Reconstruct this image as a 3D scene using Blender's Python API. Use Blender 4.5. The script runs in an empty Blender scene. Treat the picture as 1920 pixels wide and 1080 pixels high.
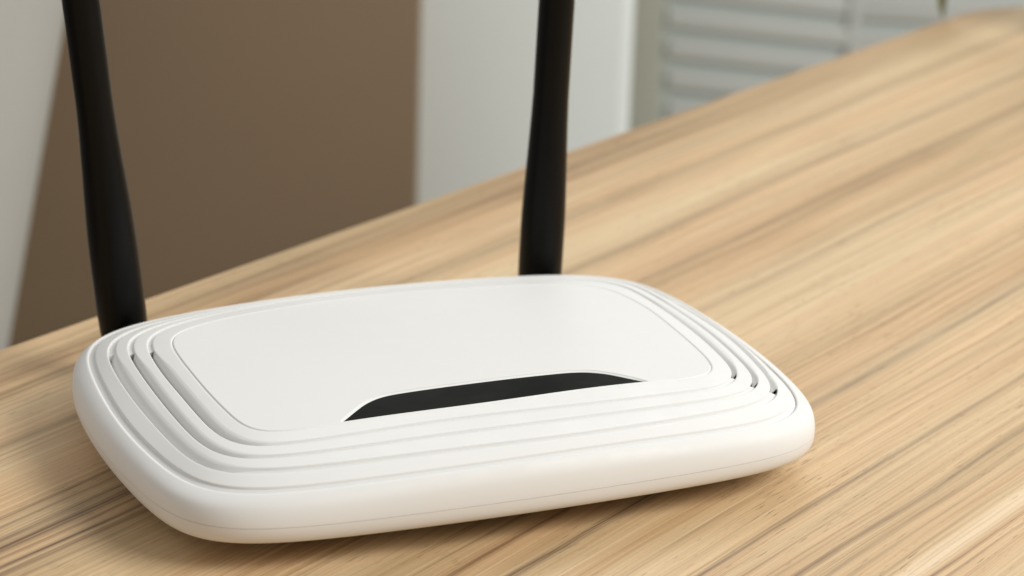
import bpy, bmesh, math, random
import numpy as np
from mathutils import Vector, Matrix
from mathutils.geometry import delaunay_2d_cdt
random.seed(7)
S = 0.001                                   # script works in millimetres, scene in metres
sc = bpy.context.scene

# ------------------------------------------------------------------ camera
RT = Vector((0.99943247, 0.01121532, 0.03176395))
UP = Vector((-0.03368578, 0.33275032, 0.94241312))
FW = Vector((0.0, 0.94294827, -0.33293927))
CH = 311.7815
FPX = 5249.56
cd = bpy.data.cameras.new('camera')
cam = bpy.data.objects.new('camera', cd)
sc.collection.objects.link(cam)
cam.matrix_world = Matrix(((RT.x, UP.x, -FW.x, 0), (RT.y, UP.y, -FW.y, 0), (RT.z, UP.z, -FW.z, CH*S), (0, 0, 0, 1)))
cd.sensor_width = 36
cd.lens = FPX/1920*36
cd.clip_start = 0.02
cd.clip_end = 60
cd.dof.use_dof = True
cd.dof.focus_distance = 0.758
cd.dof.aperture_fstop = 14.5
sc.camera = cam

# ------------------------------------------------------------------ world and lamps (a room by a window)
w = bpy.data.worlds.new('World'); sc.world = w; w.use_nodes = True
bg = w.node_tree.nodes['Background']
bg.inputs[0].default_value = (1.0, 0.985, 0.965, 1); bg.inputs[1].default_value = 0.36
sc.view_settings.view_transform = 'Standard'; sc.view_settings.look = 'None'
sc.view_settings.exposure = 0.05; sc.view_settings.gamma = 1.0

def area(name, loc, target, sx, sy, power, col):
    l = bpy.data.lights.new(name, 'AREA'); l.shape = 'RECTANGLE'; l.size = sx; l.size_y = sy
    l.energy = power; l.color = col
    o = bpy.data.objects.new(name, l); sc.collection.objects.link(o)
    o.location = loc
    o.rotation_euler = (Vector(target)-Vector(loc)).to_track_quat('-Z', 'Y').to_euler()
    return o
area('window_light', (1.6, 0.20, 1.35), (0.0, 1.05, -0.05), 1.1, 0.9, 43, (1.0, 0.985, 0.955))
area('back_window_light', (0.7, 2.9, 2.1), (0.1, 0.95, 0.0), 2.0, 1.0, 31, (0.97, 1.0, 1.0))
area('left_fill_light', (-1.25, 1.25, 0.75), (-0.3, 1.2, -0.1), 0.6, 0.6, 2.5, (1.0, 0.97, 0.93))  # added fill lamp: grades the planter from its top, rims the left antenna

# ------------------------------------------------------------------ materials
def mat(name):
    m = bpy.data.materials.new(name); m.use_nodes = True
    nt = m.node_tree; b = nt.nodes['Principled BSDF']
    return m, nt, b
def N(nt, t, **k):
    n = nt.nodes.new(t)
    for a, v in k.items(): setattr(n, a, v)
    return n
def math_(nt, op, a, b=None, c=None, clamp=False):
    n = nt.nodes.new('ShaderNodeMath'); n.operation = op; n.use_clamp = clamp
    for i, v in enumerate((a, b, c)):
        if v is None: continue
        if isinstance(v, (int, float)): n.inputs[i].default_value = v
        else: nt.links.new(v, n.inputs[i])
    return n.outputs[0]
def noise(nt, vec, scale, detail=2, rough=0.5, dist=0.0):
    n = N(nt, 'ShaderNodeTexNoise'); nt.links.new(vec, n.inputs['Vector'])
    n.inputs['Scale'].default_value = scale; n.inputs['Detail'].default_value = detail
    n.inputs['Roughness'].default_value = rough; n.inputs['Distortion'].default_value = dist
    return n.outputs['Fac']
def mapr(nt, v, a, b, c, d, smooth=True):
    n = N(nt, 'ShaderNodeMapRange'); nt.links.new(v, n.inputs[0]); n.clamp = True
    if smooth: n.interpolation_type = 'SMOOTHSTEP'
    for i, x in enumerate((a, b, c, d)): n.inputs[i+1].default_value = x
    return n.outputs[0]
def mixc(nt, fac, a, b, blend='MIX'):
    n = N(nt, 'ShaderNodeMix'); n.data_type = 'RGBA'; n.blend_type = blend
    if isinstance(fac, (int, float)): n.inputs[0].default_value = fac
    else: nt.links.new(fac, n.inputs[0])
    for i, v in ((6, a), (7, b)):
        if isinstance(v, tuple): n.inputs[i].default_value = v+(1,)
        else: nt.links.new(v, n.inputs[i])
    return n.outputs[2]
def bump(nt, b, h, strength, dist):
    n = N(nt, 'ShaderNodeBump'); n.inputs['Strength'].default_value = strength; n.inputs['Distance'].default_value = dist
    nt.links.new(h, n.inputs['Height']); nt.links.new(n.outputs[0], b.inputs['Normal'])

def plain(name, col, rough, grain=0.0, gscale=900, spec=0.5, var=0.04, vscale=20):
    m, nt, b = mat(name)
    tc = N(nt, 'ShaderNodeTexCoord').outputs['Object']
    v = noise(nt, tc, vscale, 3)
    c = mixc(nt, v, tuple(x*(1-var) for x in col), tuple(min(1, x*(1+var)) for x in col))
    nt.links.new(c, b.inputs['Base Color'])
    r = mapr(nt, noise(nt, tc, vscale*6, 3), 0.3, 0.7, rough*0.9, rough*1.1)
    nt.links.new(r, b.inputs['Roughness'])
    b.inputs['Specular IOR Level'].default_value = spec
    if grain: bump(nt, b, noise(nt, tc, gscale, 2), 1.0, grain)
    return m
M_white = plain('white_plastic', (0.725, 0.722, 0.700), 0.58, 0.000012, 1600, var=0.008)
M_under = plain('white_plastic_base', (0.735, 0.722, 0.690), 0.58, 0.000012, 1600, var=0.008)
M_board = plain('dark_inside', (0.012, 0.014, 0.013), 0.7)
M_window = plain('smoked_window', (0.007, 0.007, 0.0065), 0.42, 0.000006, 1400, spec=0.12)
M_ant = plain('black_rubber_plastic', (0.002, 0.0019, 0.0018), 0.31, 0.00001, 1200, spec=0.26)
M_window.node_tree.nodes['Principled BSDF'].inputs['IOR'].default_value = 1.22
M_ant.node_tree.nodes['Principled BSDF'].inputs['IOR'].default_value = 1.36
M_brown = plain('brown_laminate', (0.235, 0.165, 0.10), 0.6, var=0.05, vscale=3)
M_wall = plain('white_painted_wall', (0.82, 0.88, 0.855), 0.7, var=0.02, vscale=3)
M_frame = plain('grey_green_frame', (0.46, 0.475, 0.40), 0.6, var=0.03)
M_slat = plain('pale_slat', (0.60, 0.62, 0.59), 0.55, var=0.04)
M_back = plain('slat_backing', (0.58, 0.64, 0.61), 0.7)
M_pot = plain('pale_glazed_pot', (0.50, 0.50, 0.46), 0.5, var=0.03)
M_leaf = plain('olive_leaf', (0.20, 0.21, 0.07), 0.5, var=0.3, vscale=60)
M_soil = plain('soil', (0.03, 0.02, 0.014), 0.9, 0.001, 200)
M_edge = plain('edge_band', (0.50, 0.36, 0.22), 0.5, var=0.1, vscale=40)

def wood():
    m, nt, b = mat('oak_veneer')
    tc = N(nt, 'ShaderNodeTexCoord').outputs['Object']
    sep = N(nt, 'ShaderNodeSeparateXYZ'); nt.links.new(tc, sep.inputs[0])
    u = math_(nt, 'MULTIPLY_ADD', sep.outputs[0], 1000.0, 550.75)          # mm along the grain
    v0 = math_(nt, 'MULTIPLY', sep.outputs[1], -1000.0)        # mm from the far edge
    def uv(v, su, sv, off=0.0):
        c = N(nt, 'ShaderNodeCombineXYZ')
        nt.links.new(math_(nt, 'MULTIPLY', u, su), c.inputs[0])
        nt.links.new(math_(nt, 'MULTIPLY', v, sv), c.inputs[1])
        c.inputs[2].default_value = off
        return c.outputs[0]
    # the growth lines wander a little sideways
    wob = noise(nt, uv(v0, 1/170, 1/45, 3.1), 1.0, 2)
    wob2 = noise(nt, uv(v0, 1/45, 1/10, 8.7), 1.0, 2)
    v = math_(nt, 'ADD', v0, math_(nt, 'MULTIPLY', math_(nt, 'SUBTRACT', wob, 0.5), 5.0))
    v = math_(nt, 'ADD', v, math_(nt, 'MULTIPLY', math_(nt, 'SUBTRACT', wob2, 0.5), 1.3))
    # and run about two degrees off the table edge
    v = math_(nt, 'ADD', v, math_(nt, 'MULTIPLY', math_(nt, 'SUBTRACT', u, 700.0), 0.035))
    broad = noise(nt, uv(v, 1/600, 1/24, 1.0), 1.0, 2)
    mid = noise(nt, uv(v, 1/420, 1/5.5, 5.0), 1.0, 3, 0.6)
    fine = noise(nt, uv(v, 1/240, 1/1.5, 9.0), 1.0, 3, 0.65)
    hair = noise(nt, uv(v, 1/70, 1/0.5, 13.0), 1.0, 2, 0.6)
    prof = N(nt, 'ShaderNodeValToRGB')
    nt.links.new(math_(nt, 'DIVIDE', v, 420.0, clamp=True), prof.inputs[0])
    stops = [(0, .0), (11, -.12), (25, -.16), (34, .05), (43, .12), (50, -.05), (60, .15), (77, .12), (90, -.05), (101, .02), (113, -.12),
             (130, .0), (145, .12), (175, .14), (184, -.03), (195, -.10), (204, -.14), (214, .06), (240, .1), (262, -.02), (278, -.10),
             (290, -.04), (305, .02), (330, .05), (360, -.08), (400, .06)]
    pr = prof.color_ramp
    while len(pr.elements) < len(stops): pr.elements.new(0.5)
    for i, (vv, tt) in enumerate(stops):
        pr.elements[i].position = vv/420.0; g_ = 0.5+tt; pr.elements[i].color = (g_, g_, g_, 1)
    tone = math_(nt, 'ADD', math_(nt, 'MULTIPLY', broad, 0.40), math_(nt, 'MULTIPLY', mid, 0.55))
    tone = math_(nt, 'ADD', tone, math_(nt, 'MULTIPLY', fine, 0.80))
    tone = math_(nt, 'ADD', tone, math_(nt, 'MULTIPLY', hair, 0.42))
    tone = math_(nt, 'ADD', tone, math_(nt, 'MULTIPLY', math_(nt, 'SUBTRACT', prof.outputs[0], 0.5), 0.9))
    t = mapr(nt, tone, 0.72, 1.52, 0.0, 1.0, False)
    ramp = N(nt, 'ShaderNodeValToRGB'); nt.links.new(t, ramp.inputs[0])
    cr = ramp.color_ramp; cr.elements[0].position = 0; cr.elements[0].color = (0.29, 0.175, 0.082, 1)
    cr.elements[1].position = 1; cr.elements[1].color = (0.785, 0.612, 0.400, 1)
    for p_, c_ in ((0.3, (0.52, 0.356, 0.198, 1)), (0.6, (0.650, 0.475, 0.286, 1))):
        e = cr.elements.new(p_); e.color = c_
    col = ramp.outputs[0]
    # reddish and greenish drifts of hue
    hue = mapr(nt, noise(nt, uv(v, 1/300, 1/14, 21.0), 1.0, 2), 0.36, 0.64, 0, 1)
    col = mixc(nt, 1.0, col, mixc(nt, hue, (1.0, 0.94, 0.87), (0.985, 1.0, 0.96)), 'MULTIPLY')
    # named dark streaks: centre, half width, strength, u from, u to (mm)
    streaks = [(50, 1.2, .45, 430, 560), (53.5, 1.3, .40, 700, 1200), (86.5, 2.3, .50, 690, 1200), (111, 2.0, .42, 700, 1200),
               (142, 2.2, .28, 700, 1100), (212.5, 1.8, .60, 640, 1000), (207, 2.6, .22, 640, 1000), (250.5, 1.1, .60, 500, 800),
               (271, 1.1, .65, 520, 800), (277, .7, .35, 500, 800), (282, .6, .35, 500, 800), (213, 1.8, .75, 470, 640), (236, .8, .25, 500, 900),
               (86, .7, .65, 250, 520), (90, 1.1, .45, 250, 520), (96, 1.3, .6, 250, 540), (100, 1.9, .8, 250, 540), (104.5, .6, .6, 250, 540),
               (108.5, .9, .8, 250, 540), (112, 1.4, .55, 250, 540), (116, .5, .4, 250, 540),
               (200, 1.0, .45, 440, 560), (13, 3, .18, 300, 900), (299, 0.6, .8, 550, 606), (302, 0.5, .8, 556, 612), (172, 2.0, .2, 700, 1100)]
    dark = None
    brk = noise(nt, uv(v, 1/60, 1/0.8, 31.0), 1.0, 3, 0.7)
    brk = mapr(nt, brk, 0.32, 0.60, 0.35, 1.2)
    for (c, hw, s, u0, u1) in streaks:
        d = math_(nt, 'DIVIDE', math_(nt, 'SUBTRACT', v, float(c)), float(hw))
        g = math_(nt, 'POWER', 2.718, math_(nt, 'MULTIPLY', math_(nt, 'MULTIPLY', d, d), -1.0))
        a = math_(nt, 'MULTIPLY', mapr(nt, u, u0-40, u0+30, 0, s), mapr(nt, u, u1-30, u1+60, 1, 0))
        g = math_(nt, 'MULTIPLY', g, a)
        dark = g if dark is None else math_(nt, 'ADD', dark, g)
    dark = math_(nt, 'MULTIPLY', dark, brk, clamp=True)
    col = mixc(nt, math_(nt, 'MULTIPLY', dark, mapr(nt, u, 560, 640, 0.95, 0.76)), col, (0.12, 0.065, 0.034))
    # one pale ribbon
    dl = math_(nt, 'DIVIDE', math_(nt, 'SUBTRACT', v, 294.3), 3.0)
    gl = math_(nt, 'POWER', 2.718, math_(nt, 'MULTIPLY', math_(nt, 'POWER', math_(nt, 'ABSOLUTE', dl), 4.0), -1.0))
    col = mixc(nt, math_(nt, 'MULTIPLY', gl, 0.75), col, (0.80, 0.63, 0.42))
    # open pores: short thin dark dashes
    pore = noise(nt, uv(v, 1/9, 1/0.42, 41.0), 1.0, 1, 0.5)
    zone = noise(nt, uv(v, 1/60, 1/14, 47.0), 1.0, 2)
    pz = math_(nt, 'ADD', pore, math_(nt, 'MULTIPLY', math_(nt, 'SUBTRACT', zone, 0.5), 0.35))
    pf = mapr(nt, pz, 0.68, 0.75, 0, 0.6)
    col = mixc(nt, pf, col, (0.14, 0.075, 0.035))
    ln = noise(nt, uv(v, 1/120, 1/0.95, 61.0), 1.0, 2, 0.6)
    lz = noise(nt, uv(v, 1/150, 1/20, 67.0), 1.0, 1)
    lf = math_(nt, 'MULTIPLY', mapr(nt, ln, 0.50, 0.61, 0, 1), mapr(nt, lz, 0.35, 0.65, 0.12, 0.52))
    col = mixc(nt, lf, col, mixc(nt, 1.0, col, (0.60, 0.52, 0.45), 'MULTIPLY'))
    gr = noise(nt, uv(v0, 1/1.5, 1/0.45, 57.0), 1.0, 2)
    col = mixc(nt, 1.0, col, mixc(nt, gr, (0.91, 0.91, 0.91), (1.09, 1.09, 1.09)), 'MULTIPLY')
    nt.links.new(col, b.inputs['Base Color'])
    nt.links.new(mapr(nt, fine, 0.3, 0.7, 0.50, 0.62), b.inputs['Roughness'])
    b.inputs['Specular IOR Level'].default_value = 0.4
    h = math_(nt, 'SUBTRACT', math_(nt, 'MULTIPLY', hair, 0.3), math_(nt, 'MULTIPLY', pf, 1.0))
    h = math_(nt, 'SUBTRACT', h, math_(nt, 'MULTIPLY', dark, 0.4))
    bump(nt, b, h, 0.6, 0.00015)
    return m
M_wood = wood()

# ------------------------------------------------------------------ helpers
def link(name, me, mats=(), parent=None):
    o = bpy.data.objects.new(name, me); sc.collection.objects.link(o)
    for m in mats: me.materials.append(m)
    if parent: o.parent = parent
    return o
def mesh(name, verts, faces, mats=(), parent=None, smooth=True, angle=None, mi=None):
    me = bpy.data.meshes.new(name); me.from_pydata([tuple(float(c)*S for c in v) for v in verts], [], faces)
    if mi is not None: me.polygons.foreach_set('material_index', mi)
    me.polygons.foreach_set('use_smooth', [smooth]*len(me.polygons))
    me.update()
    if angle is not None: me.set_sharp_from_angle(angle=math.radians(angle))
    return link(name, me, mats, parent)
def thing(name, label, cat, loc, rz=0.0, group=None):
    o = bpy.data.objects.new(name, None); sc.collection.objects.link(o)
    o.location = [c*S for c in loc]; o.rotation_euler = (0, 0, rz); o.empty_display_size = 0.03
    o['label'] = label; o['category'] = cat
    if group: o['group'] = group
    return o
def box_mesh(x0, x1, y0, y1, z0, z1, bev=1.0):
    bm = bmesh.new(); bmesh.ops.create_cube(bm, size=1)
    for v in bm.verts:
        v.co = Vector(((x0+x1)/2+v.co.x*(x1-x0), (y0+y1)/2+v.co.y*(y1-y0), (z0+z1)/2+v.co.z*(z1-z0)))*S
    if bev: bmesh.ops.bevel(bm, geom=bm.edges[:], offset=bev*S, segments=3, profile=0.5, affect='EDGES')
    for f in bm.faces: f.smooth = True
    return bm
def box(name, dims, m, parent=None, bev=1.0):
    bm = box_mesh(*dims, bev=bev); me = bpy.data.meshes.new(name); bm.to_mesh(me); bm.free()
    me.set_sharp_from_angle(angle=math.radians(40))
    return link(name, me, [m], parent)

# ------------------------------------------------------------------ table
E0 = Vector((-157.916, 809.926)); D = Vector((0.60318849, 0.79759867)); Nn = Vector((-D.y, D.x))
table = thing('table', 'wooden table with pale oak grain and rounded far corner under the router', 'table', (E0.x, E0.y, 0), math.atan2(D.y, D.x))
def table_outline():
    # local x along the far edge, y toward -(far edge) ; far corner rounded
    c0 = (Vector((203.0, 1292.0))-E0).dot(D)      # where the corner starts to turn
    R = 62.0
    pts = [(-900, -760), (c0+R, -760)]
    for k in range(0, 25):
        a = math.pi/2*k/24
        pts.append((c0+R*math.cos(a), -R+R*math.sin(a)))
    pts.append((-900, 0))
    return pts
ol = table_outline(); n = len(ol)
vs = []; prof = [(0.0, -0.9), (0.25, -0.27), (0.9, 0.0)]
levels = [(0, -26), (0, -0.9), (0.27, -0.27), (0.9, 0.0)]
cen = Vector((sum(p[0] for p in ol)/n, sum(p[1] for p in ol)/n))
def inset(pts, d):
    out = []; m_ = len(pts)
    for i in range(m_):
        a = Vector(pts[i-1]); b_ = Vector(pts[i]); c = Vector(pts[(i+1) % m_])
        n1 = Vector((-(b_-a).y, (b_-a).x)).normalized(); n2 = Vector((-(c-b_).y, (c-b_).x)).normalized()
        t = (n1+n2); t = t/max(t.dot(n1), 0.3) if t.length > 1e-6 else n1
        out.append((b_.x+t.x*d, b_.y+t.y*d))
    return out
for (d_, z_) in levels: vs += [(x, y, z_) for x, y in inset(ol, d_)]
fs = []; mi = []
for L in range(3):
    for i in range(n):
        j = (i+1) % n; fs.append((L*n+i, L*n+j, (L+1)*n+j, (L+1)*n+i)); mi.append(1 if L == 0 else 0)
fs.append(tuple(range(3*n, 4*n))); mi.append(0)
fs.append(tuple(reversed(range(n)))); mi.append(1)
mesh('tabletop', vs, fs, [M_wood, M_edge], table, True, 30, mi)

# ------------------------------------------------------------------ router
router = thing('wifi_router', 'white wireless router with two black antennas and nested rounded ridges, on the wooden table', 'router',
               (-19.997, 745.547, 0), 0.4169574)
# nested outlines measured off the body: half width, half depth, squareness, height, y centre, front, back and side bulge
RG = [(72.008, 42.674, 9.0, 31.131, 1.755, -0.058, 0.144, 0.033),
      (78.763, 50.506, 7.87, 30.146, 0.826, 0.011, 0.124, 0.037),
      (84.042, 55.478, 7.70, 29.334, -0.902, 0.054, 0.095, 0.039),
      (89.555, 61.657, 7.77, 27.821, -1.982, 0.100, 0.083, 0.052),
      (95.377, 67.725, 7.73, 25.331, -1.536, 0.089, 0.057, 0.080),
      (99.35, 70.50, 7.6, 19.6, -1.5, 0.072, 0.065, 0.082),
      (100.186, 71.009, 7.6, 13.539, -1.351, 0.059, 0.071, 0.082),
      (98.7, 69.55, 7.55, 9.1, -1.37, 0.065, 0.07, 0.068),
      (94.5, 65.3, 7.4, 7.2, -1.381, 0.069, 0.068, 0.056),
      (82.0, 53.0, 7.0, 3.3, -1.381, 0.069, 0.068, 0.056)]
NT = 1440
T = np.linspace(0, 2*np.pi, NT, endpoint=False)
def dome(x, y): return -3.8278*(x/100)**2+1.4294*(y/100)-2.8541*(y/100)**2
# slight departures of each outline from that ideal curve (cosine, sine pairs)
HM = [[-0.00694, -0.03006, -0.00625, -0.00755, 0.01094, 0.01423, 0.01001, 0.00337, -0.0032, -0.00142, -0.00428, 0.00134],
      [0.00011, -0.00404, 0.0003, -0.00453, 0.00097, 0.00178, 0.00071, 0.00536, 0.0007, -0.00031, -0.00017, -0.00342],
      [0.00098, -0.00319, 0.00071, -0.00216, 0.00012, 0.00092, 0.00106, 0.00179, 0.00192, -0.00108, 0.00033, -0.00115],
      [0.00262, -0.00675, 0.00265, -0.00264, -0.0002, 0.00367, 0.00156, 0.00015, 0.00333, -0.00221, 0.00137, -0.0013],
      [-0.00234, 0.00096, -0.00254, -0.00047, -0.00036, -0.00063, -0.00028, 0.00085, -0.00186, -0.00089, -0.0003, 7e-05]]
def ringxy(k, scale=1.0):
    a, b, nn, z, cy, kf, kb, ks = RG[k]
    c, s = np.cos(T), np.sin(T)
    r = (np.abs(c)**nn+np.abs(s)**nn)**(-1/nn)
    if k < 5:
        q = HM[k]
        r = r*(1+sum(q[2*j]*np.cos((j+1)*T)+q[2*j+1]*np.sin((j+1)*T) for j in range(6)))
    x = r*c; y = r*s
    kk = np.where(y < 0, kf, kb)
    return np.stack([a*x*(1-ks*y*y), b*y*(1-kk*x*x)+cy], 1)
RX = [ringxy(k) for k in range(10)]
# even out the sampling: same arc fraction on every ring, so that grooves stay the same width round the corners
def topz(P, zk): return zk+dome(P[:, 0], P[:, 1])
R3 = []
for k in range(10):
    P = RX[k]
    z = topz(P, RG[k][3]) if k < 5 else np.full(NT, RG[k][3])
    if k == 5:
        z = 0.5*R3[4][:, 2]+0.5*13.539+1.2
    R3.append(np.column_stack([P, z]))
def inward(k, wd):
    """points wd mm inside ring k, measured along the normal of the ring; height between the rings"""
    P = R3[k][:, :2]; t = np.roll(P, -1, 0)-np.roll(P, 1, 0); t /= np.linalg.norm(t, axis=1)[:, None]
    nrm = np.stack([-t[:, 1], t[:, 0]], 1)
    Q = P+nrm*np.asarray(wd).reshape(-1, 1)
    kk = k-1 if np.mean(wd) > 0 else k+1
    kk = min(max(kk, 0), 4)
    gap = np.linalg.norm(R3[kk][:, :2]-P, axis=1)+1e-6
    f = np.clip(np.abs(np.asarray(wd))/np.maximum(gap, 3.0), 0, 1.0)
    zk = RG[k][3]+(RG[kk][3]-RG[k][3])*f if kk != k else RG[k][3]
    return np.column_stack([Q, zk+dome(Q[:, 0], Q[:, 1])])
# slots: where each groove opens into a louvre on the two short sides, as polar angles (deg):
# sharp end with an open gap, and the end where it fades back into the shallow groove
SLOT = {(1, -1): (149.6, 231), (2, -1): (148.5, 230), (3, -1): (146.6, 229),
        (1, 1): (-41.5, 36), (2, 1): (-42.5, 37), (3, 1): (-41.0, 38)}
GW = {1: 1.45, 2: 1.65, 3: 2.2, 4: 1.9}       # groove widths
GD = {1: 0.62, 2: 0.68, 3: 0.80, 4: 0.72}
cols = []           # list of (NT,3) stations from the inside outward
floors = []  # louvre slots have no floor: open to the dark inside
holes = []          # (station index, mask): faces left open
def smooth01(x): x = np.clip(x, 0, 1); return x*x*(3-2*x)
def build_groove(k):
    P = R3[k][:, :2]
    seg = np.linalg.norm(np.roll(P, -1, 0)-P, axis=1); arc = np.concatenate([[0], np.cumsum(seg)[:-1]]); tot = seg.sum()
    W = GW[k]*np.ones(NT); dsh = GD[k]
    def along(deg):                     # signed arc distance past the given polar angle
        i0 = int(round((deg % 360)/360*NT)) % NT
        d = (arc-arc[i0]) % tot
        return np.where(d > tot/2, d-tot, d)
    zone = []
    if k < 4:
        for s_ in (-1, 1):
            e0, e1 = SLOT[(k, s_)]
            zone.append((s_, along(e0), along(e1)))
    def masks(frac):
        """frac 1 at the inner edge of the groove, 0 at its rim: louvre weight left, right, and open gap"""
        wl = np.zeros(NT); wr = np.zeros(NT); hole = np.zeros(NT, bool); wid = np.zeros(NT)
        for s_, a0, a1 in zone:
            sh = a0+(1.9*frac if s_ < 0 else -2.2*(1-frac)+1.1)
            on = (sh > 0) & (a1 < 0)
            wgt = on*smooth01(-a1/22.0)
            wid = wid+wgt*smooth01(sh/20.0)
            if s_ < 0: wl = wgt
            else: wr = wgt
            if s_ > 0 or k < 3: hole |= on & (sh < (1.1 if s_ < 0 else 3.0))
        return wl, wr, hole, wid
    RW = {1: 1.7, 2: 1.1, 3: 0.9, 4: 0}[k]
    st = []                              # nominal frac, function of f
    lst = []
    for (kind, f) in [('a', .45), ('a', .16), ('b', 0)]+[('i', f) for f in (0.12, 0.25, 0.4, 0.55, 0.7, 0.85, 1.0)]+[('o', f) for f in (1.0, 0.85, 0.7, 0.55, 0.4, 0.25, 0.12)]+[('c', 0), ('d', .16), ('d', .30), ('d', .6)]:
        inner = kind in 'abi'
        wl, wr, hole, wid = masks(1.0 if kind in 'ab' else (0.0 if kind in 'cd' else (0.85-0.35*f if inner else 0.15+0.35*f)))
        m = np.maximum(wl, wr)
        dd = 3.6*wl+2.6*wr+dsh*(1-m); dw = 1.15*wl+2.6*wr+dsh*(1-m)
        g = np.clip(f, 0, 1)
        if inner:
            wi = W+RW*wid*(wl > 0)
            if kind == 'a': wd = wi+f; dz = 0*W-(0.01 if f < .3 else 0)
            elif kind == 'b': wd = wi+0.04; dz = 0*W-0.05
            else:
                wv = W-0.08*f; zv = -0.06-(dw-0.06)*f
                wq = wi*(1-f)+f*0.14; zq = -0.05-(dd-0.05)*(f**(1.0+0.9*wid))
                wd = wv*(1-wl)+wq*wl; dz = zv*(1-wl)+zq*wl
        else:
            wo = -RW*wid*(wr > 0)
            if kind == 'd': wd = wo-f; dz = 0*W-(0.035 if f < .2 else (0.008 if f < .4 else 0))
            elif kind == 'c': wd = wo-0.04; dz = 0*W-0.11
            else:
                wv = 0.10*f; zv = -0.06-(dw-0.06)*f
                wq = wo*(1-f)+f*(W-0.25); zq = -0.05-(dd-0.05)*(f**(1.0+0.9*wid))
                wd = wv*(1-wr)+wq*wr; dz = zv*(1-wr)+zq*wr
        Q = inward(k, wd); Q[:, 2] += dz
        cols.append(Q)
        if kind in 'io':
            holes.append((len(cols)-1, hole))
            if f == 1.0 and k < 3: floors.append((len(cols)-1, wl > 0.35))
# band A inner edge comes from the plate groove, see below
def offs(k, wd, dz):
    Q = inward(k, wd*np.ones(NT)); Q[:, 2] += dz; return Q
# V groove outer half belongs to the shell
VW = 0.42
cols.append(offs(0, 0.02, -0.42)); cols.append(offs(0, -VW*0.8, -0.05)); cols.append(offs(0, -VW, -0.012)); cols.append(offs(0, -VW-0.35, 0.0))
for k in (1, 2, 3, 4):
    # mid band station
    build_groove(k)
# side: smooth loft from the last station through the widest outline to the parting line
last = cols[-1]
def cr(P0, P1, P2, P3, t):
    return .5*((2*P1)+(P2-P0)*t+(2*P0-5*P1+4*P2-P3)*t*t+(3*P1-P0-3*P2+P3)*t**3)
chain = [cols[-3]-(last-cols[-3])*4, last, R3[5], R3[6], R3[7], R3[8]]
side = []
for i in (1, 2):
    for t in np.linspace(0, 1, 13)[1:]:
        side.append(cr(chain[i-1], chain[i], chain[i+1], chain[i+2], t))
side_top = side[:]                              # last one is the parting line ring
cols += side_top[:-1]
e = side_top[-1].copy(); e[:, 2] += 0.05; cols.append(e)
e2 = e.copy(); e2[:, :2] *= (1-0.35/100); cols.append(e2)
def tube(name, colsL, mats, parent, hol=(), angle=38, mi_fun=None, close_in=False):
    V = np.concatenate(colsL); F = []
    hm = {}
    for (i, mk) in hol: hm[i] = mk
    fl = {i: mk for i, mk in (floors if hol else [])}
    for c in range(len(colsL)-1):
        mk = hm.get(c); mk2 = hm.get(c+1)
        for i in range(NT):
            if mk is not None and mk2 is not None and (mk[i] or mk2[i]): continue
            if c in fl and c+1 in fl and fl[c][i] and fl[c+1][i]: continue
            j = (i+1) % NT
            F.append((c*NT+i, (c+1)*NT+i, (c+1)*NT+j, c*NT+j))
    return mesh(name, V, F, mats, parent, True, angle)
upper = tube('upper_shell', cols, [M_white], router, holes)
# lower shell
low = []
e = R3[6].copy(); e[:, 2] -= 0.05; e2 = e.copy(); e2[:, :2] *= (1-0.35/100)
low.append(e2); low.append(e)
for i in (3, 4):
    for t in np.linspace(0, 1, 11)[1:]:
        low.append(cr(chain[i-1] if i > 3 else R3[5], chain[i], chain[i+1], chain[i+2] if i+2 < len(chain) else R3[9], t))
low.append(R3[9])
c_ = R3[9].copy(); c_[:, :2] *= 0.02; low.append(c_)
tube('lower_shell', low, [M_under], router)
# feet
for (fx, fy) in ((-62, -36), (62, -36), (-62, 34), (62, 34)):
    bm = bmesh.new(); bmesh.ops.create_cone(bm, cap_ends=True, segments=32, radius1=5.5*S, radius2=6*S, depth=3.5*S)
    me = bpy.data.meshes.new('foot'); bm.to_mesh(me); bm.free()
    o = link('foot', me, [M_board], router); o.location = (fx*S, fy*S, 1.75*S)
# inside: black board added so that the slots read as deep shade
bm_ = ringxy(4)*0.96
vb = [(x, y, 15.0) for x, y in bm_[::8]]
mesh('dark_inner_board', vb, [tuple(range(len(vb)))], [M_board], router, False)

# face plate with a cut for the indicator window
wpts = [(-45.6, -42.6), (-42.6, -40.0), (-38.8, -36.5), (-34.9, -33.2), (-31.0, -31.0), (-26.9, -29.9), (-22, -29.6), (-15.7, -29.5),
        (2.8, -29.5), (16.1, -29.6), (24.8, -29.8), (29.5, -30.3), (33.0, -31.3), (37.2, -33.7), (41.2, -37.4), (46.2, -42.2)]
def smooth_poly(pts, sub=6):
    P = [np.array(p, float) for p in pts]; out = []
    for i in range(len(P)-1):
        a = P[max(i-1, 0)]; b = P[i]; c = P[i+1]; d = P[min(i+2, len(P)-1)]
        for s_ in range(sub): out.append(cr(a, b, c, d, s_/sub))
    out.append(P[-1]); return out
topc = smooth_poly(wpts)
# front edge follows the front of the plate outline
P0in = inward(0, 0.02*np.ones(NT))
fr = [q for q in P0in if q[1] < -20 and abs(q[0]) < 44.4]
fr = sorted([(float(q[0]), float(q[1])) for q in fr], reverse=True)[::3]
win = [tuple(map(float, q)) for q in topc]+[(x, y) for x, y in fr]
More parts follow.
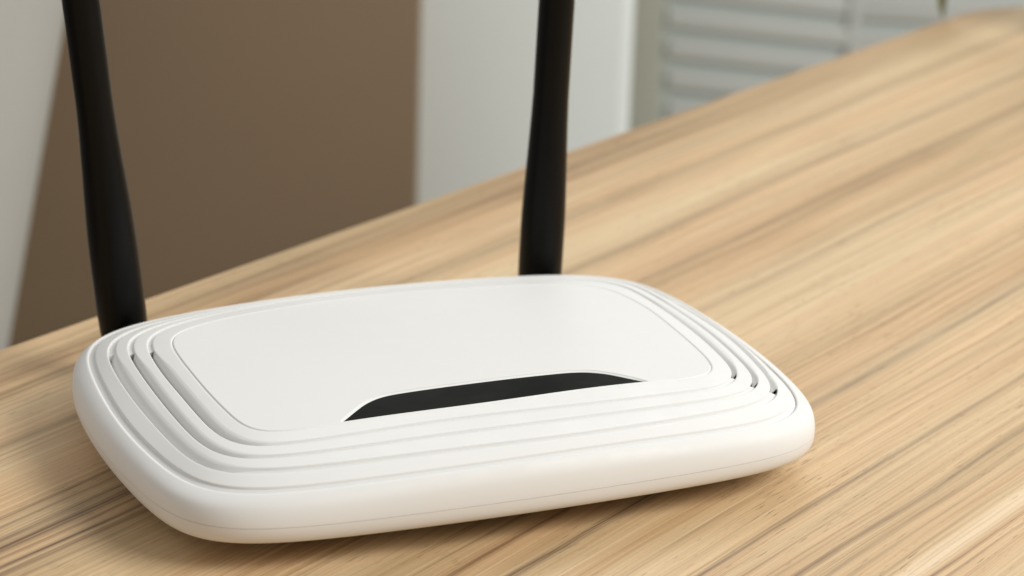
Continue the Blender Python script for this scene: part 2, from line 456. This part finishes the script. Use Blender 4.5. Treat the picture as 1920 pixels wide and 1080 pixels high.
# windows hole outline grown sideways/up by the bevel width
def grow(poly, d):
    m_ = len(poly); out = []
    for i in range(m_):
        a = Vector(poly[i-1]); c = Vector(poly[(i+1) % m_]); t = (c-a).normalized()
        out.append((poly[i][0]-t.y*d, poly[i][1]+t.x*d))
    return out
BW = 0.95
tc_ = [tuple(map(float, q)) for q in topc]
hole_top = []
for i, q in enumerate(tc_):
    a = Vector(tc_[max(i-1, 0)]); c = Vector(tc_[min(i+1, len(tc_)-1)]); t = (c-a).normalized()
    bw = BW*min(1.0, 0.12+min(i, len(tc_)-1-i)/5.0)
    hole_top.append((q[0]-t.y*bw, q[1]+t.x*bw))
platez = lambda x, y: RG[0][3]+dome(x, y)
# outer loop (V groove inner half)
plate_in = inward(0, VW*np.ones(NT))[::4]
loopA = [(float(q[0]), float(q[1])) for q in plate_in]
yl = min(q[1] for q in loopA)
_c = sorted([q for q in loopA if q[1] < -25 and abs(q[0]) < 60]); fyx = [q[0] for q in _c]; fyy = [q[1] for q in _c]
# hole closes just inside the outline along the front
def front_y(x):
    return float(np.interp(x, fyx, fyy))
keep = [i for i, q in enumerate(hole_top) if q[1] > front_y(q[0])+0.3 and tc_[i][1] > front_y(tc_[i][0])+0.12]
hl = [hole_top[i] for i in keep]; tc_ = [tc_[i] for i in keep]
hl = [(tc_[0][0]-0.5, front_y(tc_[0][0]-0.5)+0.24)]+hl+[(tc_[-1][0]+0.5, front_y(tc_[-1][0]+0.5)+0.24)]
tc_ = [(tc_[0][0]-0.3, front_y(tc_[0][0]-0.3)+0.1)]+tc_+[(tc_[-1][0]+0.3, front_y(tc_[-1][0]+0.3)+0.1)]
xs = np.linspace(hl[-1][0], hl[0][0], 60)[1:-1]
hole = hl+[(float(x), front_y(x)+0.22) for x in xs]
verts2 = []; edges2 = []
def add_loop(lp):
    b0 = len(verts2); verts2.extend([Vector(q) for q in lp])
    edges2.extend([(b0+i, b0+(i+1) % len(lp)) for i in range(len(lp))]); return b0
add_loop(loopA); hb = add_loop(hole)
from math import floor
def inside(poly, x, y):
    c = False; j = len(poly)-1
    for i in range(len(poly)):
        xi, yi = poly[i]; xj, yj = poly[j]
        if (yi > y) != (yj > y) and x < (xj-xi)*(y-yi)/(yj-yi)+xi: c = not c
        j = i
    return c
for gx in np.arange(-75, 76, 3.0):
    for gy in np.arange(-48, 50, 3.0):
        if inside([(x*0.985, y*0.985) for x, y in loopA], gx, gy) and not inside(grow(hole, 1.2)[::2], gx, gy):
            verts2.append(Vector((gx, gy)))
ov, oe, of, *_ = delaunay_2d_cdt(verts2, edges2, [], 0, 1e-5)
PV = [(v.x, v.y, platez(v.x, v.y)) for v in ov]; PF = []
for f in of:
    cx = sum(ov[i].x for i in f)/len(f); cy = sum(ov[i].y for i in f)/len(f)
    if inside(loopA, cx, cy) and not inside(hole, cx, cy):
        PF.append(tuple(f) if (ov[f[1]]-ov[f[0]]).cross(ov[f[2]]-ov[f[0]]) > 0 else tuple(reversed(f)))
# V groove inner half
b0 = len(PV); m_ = len(plate_in)
vin = inward(0, 0.04*np.ones(NT))[::4]; vmid = inward(0, VW*0.8*np.ones(NT))[::4]; vsk = vin.copy()
for q in plate_in: PV.append((q[0], q[1], platez(q[0], q[1])))
for q in vmid: PV.append((q[0], q[1], q[2]-0.04))
for q in vin: PV.append((q[0], q[1], q[2]-0.42))
for L in range(2):
    for i in range(m_):
        j = (i+1) % m_; PF.append((b0+L*m_+i, b0+(L+1)*m_+i, b0+(L+1)*m_+j, b0+L*m_+j))
# bevelled lip going down to the window
b1 = len(PV); hn = len(hole)
inner = tc_+[(float(x)*0.985, front_y(x)+0.05) for x in xs]
for q in hole: PV.append((q[0], q[1], platez(*q)))
for q in hole: PV.append((q[0]*0.999, q[1], platez(*q)-0.10))
for q in inner: PV.append((q[0], q[1], platez(*q)-0.42))
for L in range(2):
    for i in range(hn):
        j = (i+1) % hn; PF.append((b1+L*hn+i, b1+L*hn+j, b1+(L+1)*hn+j, b1+(L+1)*hn+i))
plate = mesh('face_plate', PV, PF, [M_white], router, True, 14)
# indicator window: thin slab set in the recess, flush with the front ridge
wz = -0.5
wn = len(inner)
wl_ = [(x, y, platez(x, y)+(-0.34 if i < len(tc_) else -0.03)) for i, (x, y) in enumerate(inner)]
# the slab: outline plus a few interior rows for the gentle slope
wv = wl_+[(x, y, z-1.2) for x, y, z in wl_]
half = len(tc_)
def xcut(lst, x):
    return min(lst, key=lambda q: abs(q[0]-x))
top_s = wl_[:half]; bot_s = wl_[half:]
rows = []
NX, NY = 90, 8
xa, xb = top_s[0][0], top_s[-1][0]
ty = np.interp; txs = [q[0] for q in top_s]; tys = [q[1] for q in top_s]; tzs = [q[2] for q in top_s]
bx = [q[0] for q in bot_s][::-1]; by = [q[1] for q in bot_s][::-1]; bz = [q[2] for q in bot_s][::-1]
WV = []; WF = []
xsN = xa+(xb-xa)*(0.5-0.5*np.cos(np.linspace(0, np.pi, NX)))
for x in xsN:
    yt, zt = ty(x, txs, tys), ty(x, txs, tzs); yb, zb = ty(x, bx, by), ty(x, bx, bz)
    yb = min(yb, yt)
    for r in range(NY):
        f = r/(NY-1); y = yb+(yt-yb)*f
        WV.append((x, y, platez(x, y)-0.03-0.31*smooth01(f*1.6)))
for i in range(NX-1):
    for r in range(NY-1):
        a = i*NY+r; WF.append((a, a+NY, a+NY+1, a+1))
nb = len(WV); WV += [(x, y, z-1.0) for x, y, z in WV]
rim = [i*NY for i in range(NX)]+[(NX-1)*NY+r for r in range(1, NY)]+[i*NY+NY-1 for i in range(NX-2, -1, -1)]+[r for r in range(NY-2, 0, -1)]
for i in range(len(rim)):
    j = (i+1) % len(rim); WF.append((rim[i], nb+rim[i], nb+rim[j], rim[j]))
mesh('indicator_window', WV, WF, [M_window], router, True, 30)

# antennas
def antenna(bx_, by_, lean_x, lean_z0, r0, r1, s_lo, s_hi):
    prof = [(0, 0.0), (5.4, 0.0), (6.2, 0.6), (6.6, 1.6), (r0*0.985, 6), (r0, 12), (r0, s_lo)]
    for t in np.linspace(0, 1, 9)[1:]:
        prof.append((r0+(r1-r0)*(0.5*float(smooth01(t))+0.5*t), s_lo+(s_hi-s_lo)*t))
    prof += [(r1*0.985, 175), (r1*0.97, 186)]
    for a in np.linspace(0, math.pi/2, 8)[1:]: prof.append((r1*0.97*math.cos(a), 186+r1*0.7*math.sin(a)))
    V = []; F = []; K = 72
    for r, z in prof:
        for i in range(K):
            a = 2*math.pi*i/K; V.append((r*math.cos(a), r*math.sin(a), z))
    for L in range(len(prof)-1):
        for i in range(K):
            j = (i+1) % K; F.append((L*K+i, L*K+j, (L+1)*K+j, (L+1)*K+i))
    o = mesh('antenna', V, F, [M_ant], router, True, 50)
    o.location = (bx_*S, by_*S, lean_z0*S); o.rotation_euler = (0, math.atan(lean_x), 0)
    # hinge barrel joining it to the back of the body
    bm = bmesh.new(); bmesh.ops.create_cone(bm, cap_ends=True, segments=40, radius1=5.4*S, radius2=5.4*S, depth=16*S)
    me = bpy.data.meshes.new('hinge'); bm.to_mesh(me); bm.free()
    for p_ in me.polygons: p_.use_smooth = True
    me.set_sharp_from_angle(angle=math.radians(40))
    h = link('hinge', me, [M_ant], o); h.rotation_euler = (math.pi/2, 0, 0); h.location = (0, -7*S, 5*S)
    return o
antenna(-70.0, 78, -11.04/99.8, 10.5, 7.35, 5.45, 32, 76)
antenna(65.7, 78, 2.34/89.2, 10.5, 7.0, 5.6, 26, 68)

# ------------------------------------------------------------------ background, built where it stands
def ray(px, py):
    d = FW+RT*((px-960)/FPX)-UP*((py-540)/FPX); return d
def on_depth(px, py, y):           # point on the vertical plane Y = y (mm)
    d = ray(px, py); t = y/d.y
    return Vector((d.x*t, y, CH+d.z*t))
FLOOR = -740.0
# floor
mesh('floor', [(-4000, -1500, FLOOR), (4000, -1500, FLOOR), (4000, 5000, FLOOR), (-4000, 5000, FLOOR)], [(0, 1, 2, 3)],
     [plain('floor_laminate', (0.32, 0.26, 0.20), 0.6, var=0.1, vscale=4)], None, False)['kind'] = 'structure'
# brown cabinet
YB = 1565.0
a = on_depth(786, 0, YB); b_ = on_depth(-260, 0, YB)
cab = thing('cabinet', 'plain brown cupboard side behind the table, left of the white panel', 'cabinet', (a.x, YB, FLOOR), 0)
box('side_panel', (b_.x-a.x, 0, 0, 16, 0, 900), M_brown, cab, 1.0)
box('carcass', (b_.x-a.x, -3.5, 18, 400, 0, 897), M_brown, cab, 1.0)
# white panel
YW = 1700.0
a2 = on_depth(770, 0, YW); c2 = on_depth(1191, 0, YW)
wp = thing('partition_panel', 'smooth white upright panel between the brown cupboard and the slatted unit', 'panel', (a2.x, YW, FLOOR), 0)
box('panel_board', (0, c2.x-a2.x, 0, 28, 0, 1300), M_wall, wp, 9)
# slatted unit
YS = 2250.0
def sp(px, py): return on_depth(px, py, YS)
f0 = sp(1180, 0); f1 = sp(1248, 0)
su = thing('louvred_unit', 'grey white slatted unit with a grey green upright, beyond the far table corner', 'louvre', (f0.x, YS, FLOOR), 0)
box('frame_post', (0, f1.x-f0.x, 0, 30, 0, 1300), M_frame, su, 2)
x1 = sp(1594, 0).x-f0.x; x2 = sp(2150, 0).x-f0.x
box('backing_board', (f1.x-f0.x, x2, 9, 17, 0, 1290), M_back, su, 1)
box('frame_post', (x1, x1+9, 3, 9, 0, 1300), M_slat, su, 2)
def slat(pxa, pya, pxb, pyb, hpx):
    A = sp(pxa, pya); B = sp(pxb, pyb); L = (B-A).length; ang = math.atan2(B.z-A.z, B.x-A.x)
    hgt = hpx/FPX*YS*1.03
    bm = box_mesh(0, L, 3.5, 8.5, -hgt/2, hgt/2, bev=1.5)
    me = bpy.data.meshes.new('slat'); bm.to_mesh(me); bm.free()
    o = link('slat', me, [M_slat], su)
    o.location = ((A.x-f0.x)*S, 0, (A.z-FLOOR)*S); o.rotation_euler = (math.radians(0), -ang, 0)
for k in range(-4, 6):
    y0 = 36+58*k
    slat(1252, y0, 1591, y0+37, 36)
for k in range(-3, 6):
    y0 = 14+74*k
    slat(1604, y0, 2140, y0+26, 50)
# pale pot at the left
YP = 1330.0
pa = on_depth(118, 30, YP); pb = on_depth(12, 650, YP)
sl = (pa.x-pb.x)/(pa.z-pb.z)
zt = pa.z+150; zb = FLOOR; rx = lambda z: pa.x+sl*(z-pa.z)
Rtop = 210.0; axx = rx(zt)-Rtop
pot = thing('planter', 'tall pale tapered planter at the left, beside the brown cupboard', 'planter', (axx, YP, FLOOR), 0)
prof = []
for t in np.linspace(0, 1, 24):
    z = zb+(zt-zb)*t; r = rx(z)-axx
    prof.append((max(r, 60.0), z-FLOOR))
prof = [(0, 0), (prof[0][0]-5, 0)]+prof+[(Rtop-5, zt-FLOOR+6), (Rtop-14, zt-FLOOR+4), (Rtop-18, zt-FLOOR-10), (Rtop-24, zt-FLOOR-60)]
V = []; F = []; K = 96
for r, z in prof:
    for i in range(K):
        a_ = 2*math.pi*i/K; V.append((r*math.cos(a_), r*math.sin(a_), z))
for L in range(len(prof)-1):
    for i in range(K):
        j = (i+1) % K; F.append((L*K+i, L*K+j, (L+1)*K+j, (L+1)*K+i))
mesh('pot_wall', V, F, [M_pot], pot, True, 50)
sv = [((Rtop-22)*math.cos(2*math.pi*i/64), (Rtop-22)*math.sin(2*math.pi*i/64), zt-FLOOR-50) for i in range(64)]
mesh('soil', sv, [tuple(range(64))], [M_soil], pot, False)
# house plant on the far corner of the table: one leaf droops into view
def tablept(px, py):
    d = ray(px, py); t = -CH/d.z; return Vector((d.x*t, d.y*t, 0))
pc = tablept(2120, 60)
pl = thing('house_plant', 'green leaf tip of a house plant drooping over the far table corner', 'plant', (pc.x, pc.y, 0), 0)
V = []; F = []; K = 40
for r, z in [(0, 0), (24, 0), (26, 2), (33, 56), (34, 60), (31, 60), (30, 52), (0, 50)]:
    for i in range(K):
        a_ = 2*math.pi*i/K; V.append((r*math.cos(a_), r*math.sin(a_), z))
for L in range(7):
    for i in range(K):
        j = (i+1) % K; F.append((L*K+i, L*K+j, (L+1)*K+j, (L+1)*K+i))
mesh('flower_pot', V, F, [M_pot], pl, True, 40)
def leaf(base, c1, c2, tip, wmax):
    V = []; F = []; Kn = 24
    for i in range(Kn+1):
        t = i/Kn
        P = base*(1-t)**3+c1*3*t*(1-t)**2+c2*3*t*t*(1-t)+tip*t**3
        T_ = ((c1-base)*3*(1-t)**2+(c2-c1)*6*t*(1-t)+(tip-c2)*3*t*t).normalized()
        sd = T_.cross(Vector((0.3, 1, 0.2))).normalized(); up = T_.cross(sd)
        wd = wmax*(math.sin(math.pi*min(1, t*0.93+0.07))**0.7)*0.5+0.3
        for q in (-1, -0.5, 0, 0.5, 1): V.append(P+sd*wd*q+up*abs(q)*wd*0.35)
    m2 = len(V); nrm = 0.5
    V2 = V+[v+Vector((0, 0.5, 0.2)) for v in V]
    for i in range(Kn):
        for q in range(4):
            a_ = i*5+q; F.append((a_, a_+1, a_+6, a_+5)); F.append((m2+a_, m2+a_+5, m2+a_+6, m2+a_+1))
    mesh('leaf', V2, F, [M_leaf], pl, True)
tip = on_depth(1768, 34, 1285.0)-Vector((pc.x, pc.y, 0))
c2_ = on_depth(1757, -60, 1285.0)-Vector((pc.x, pc.y, 0))
leaf(Vector((-4, 0, 50)), Vector((-30, 0, 150)), c2_+Vector((-6, 0, 26)), tip, 13)
leaf(Vector((4, 0, 50)), Vector((20, 20, 140)), Vector((70, 30, 170)), Vector((120, 40, 90)), 14)
leaf(Vector((0, 4, 50)), Vector((0, 40, 150)), Vector((10, 80, 190)), Vector((0, 120, 130)), 14)
leaf(Vector((0, -4, 50)), Vector((10, -20, 150)), Vector((30, -40, 190)), Vector((60, -60, 150)), 13)
leaf(Vector((0, 0, 50)), Vector((0, 0, 150)), Vector((-10, 10, 190)), Vector((-20, 20, 230)), 12)
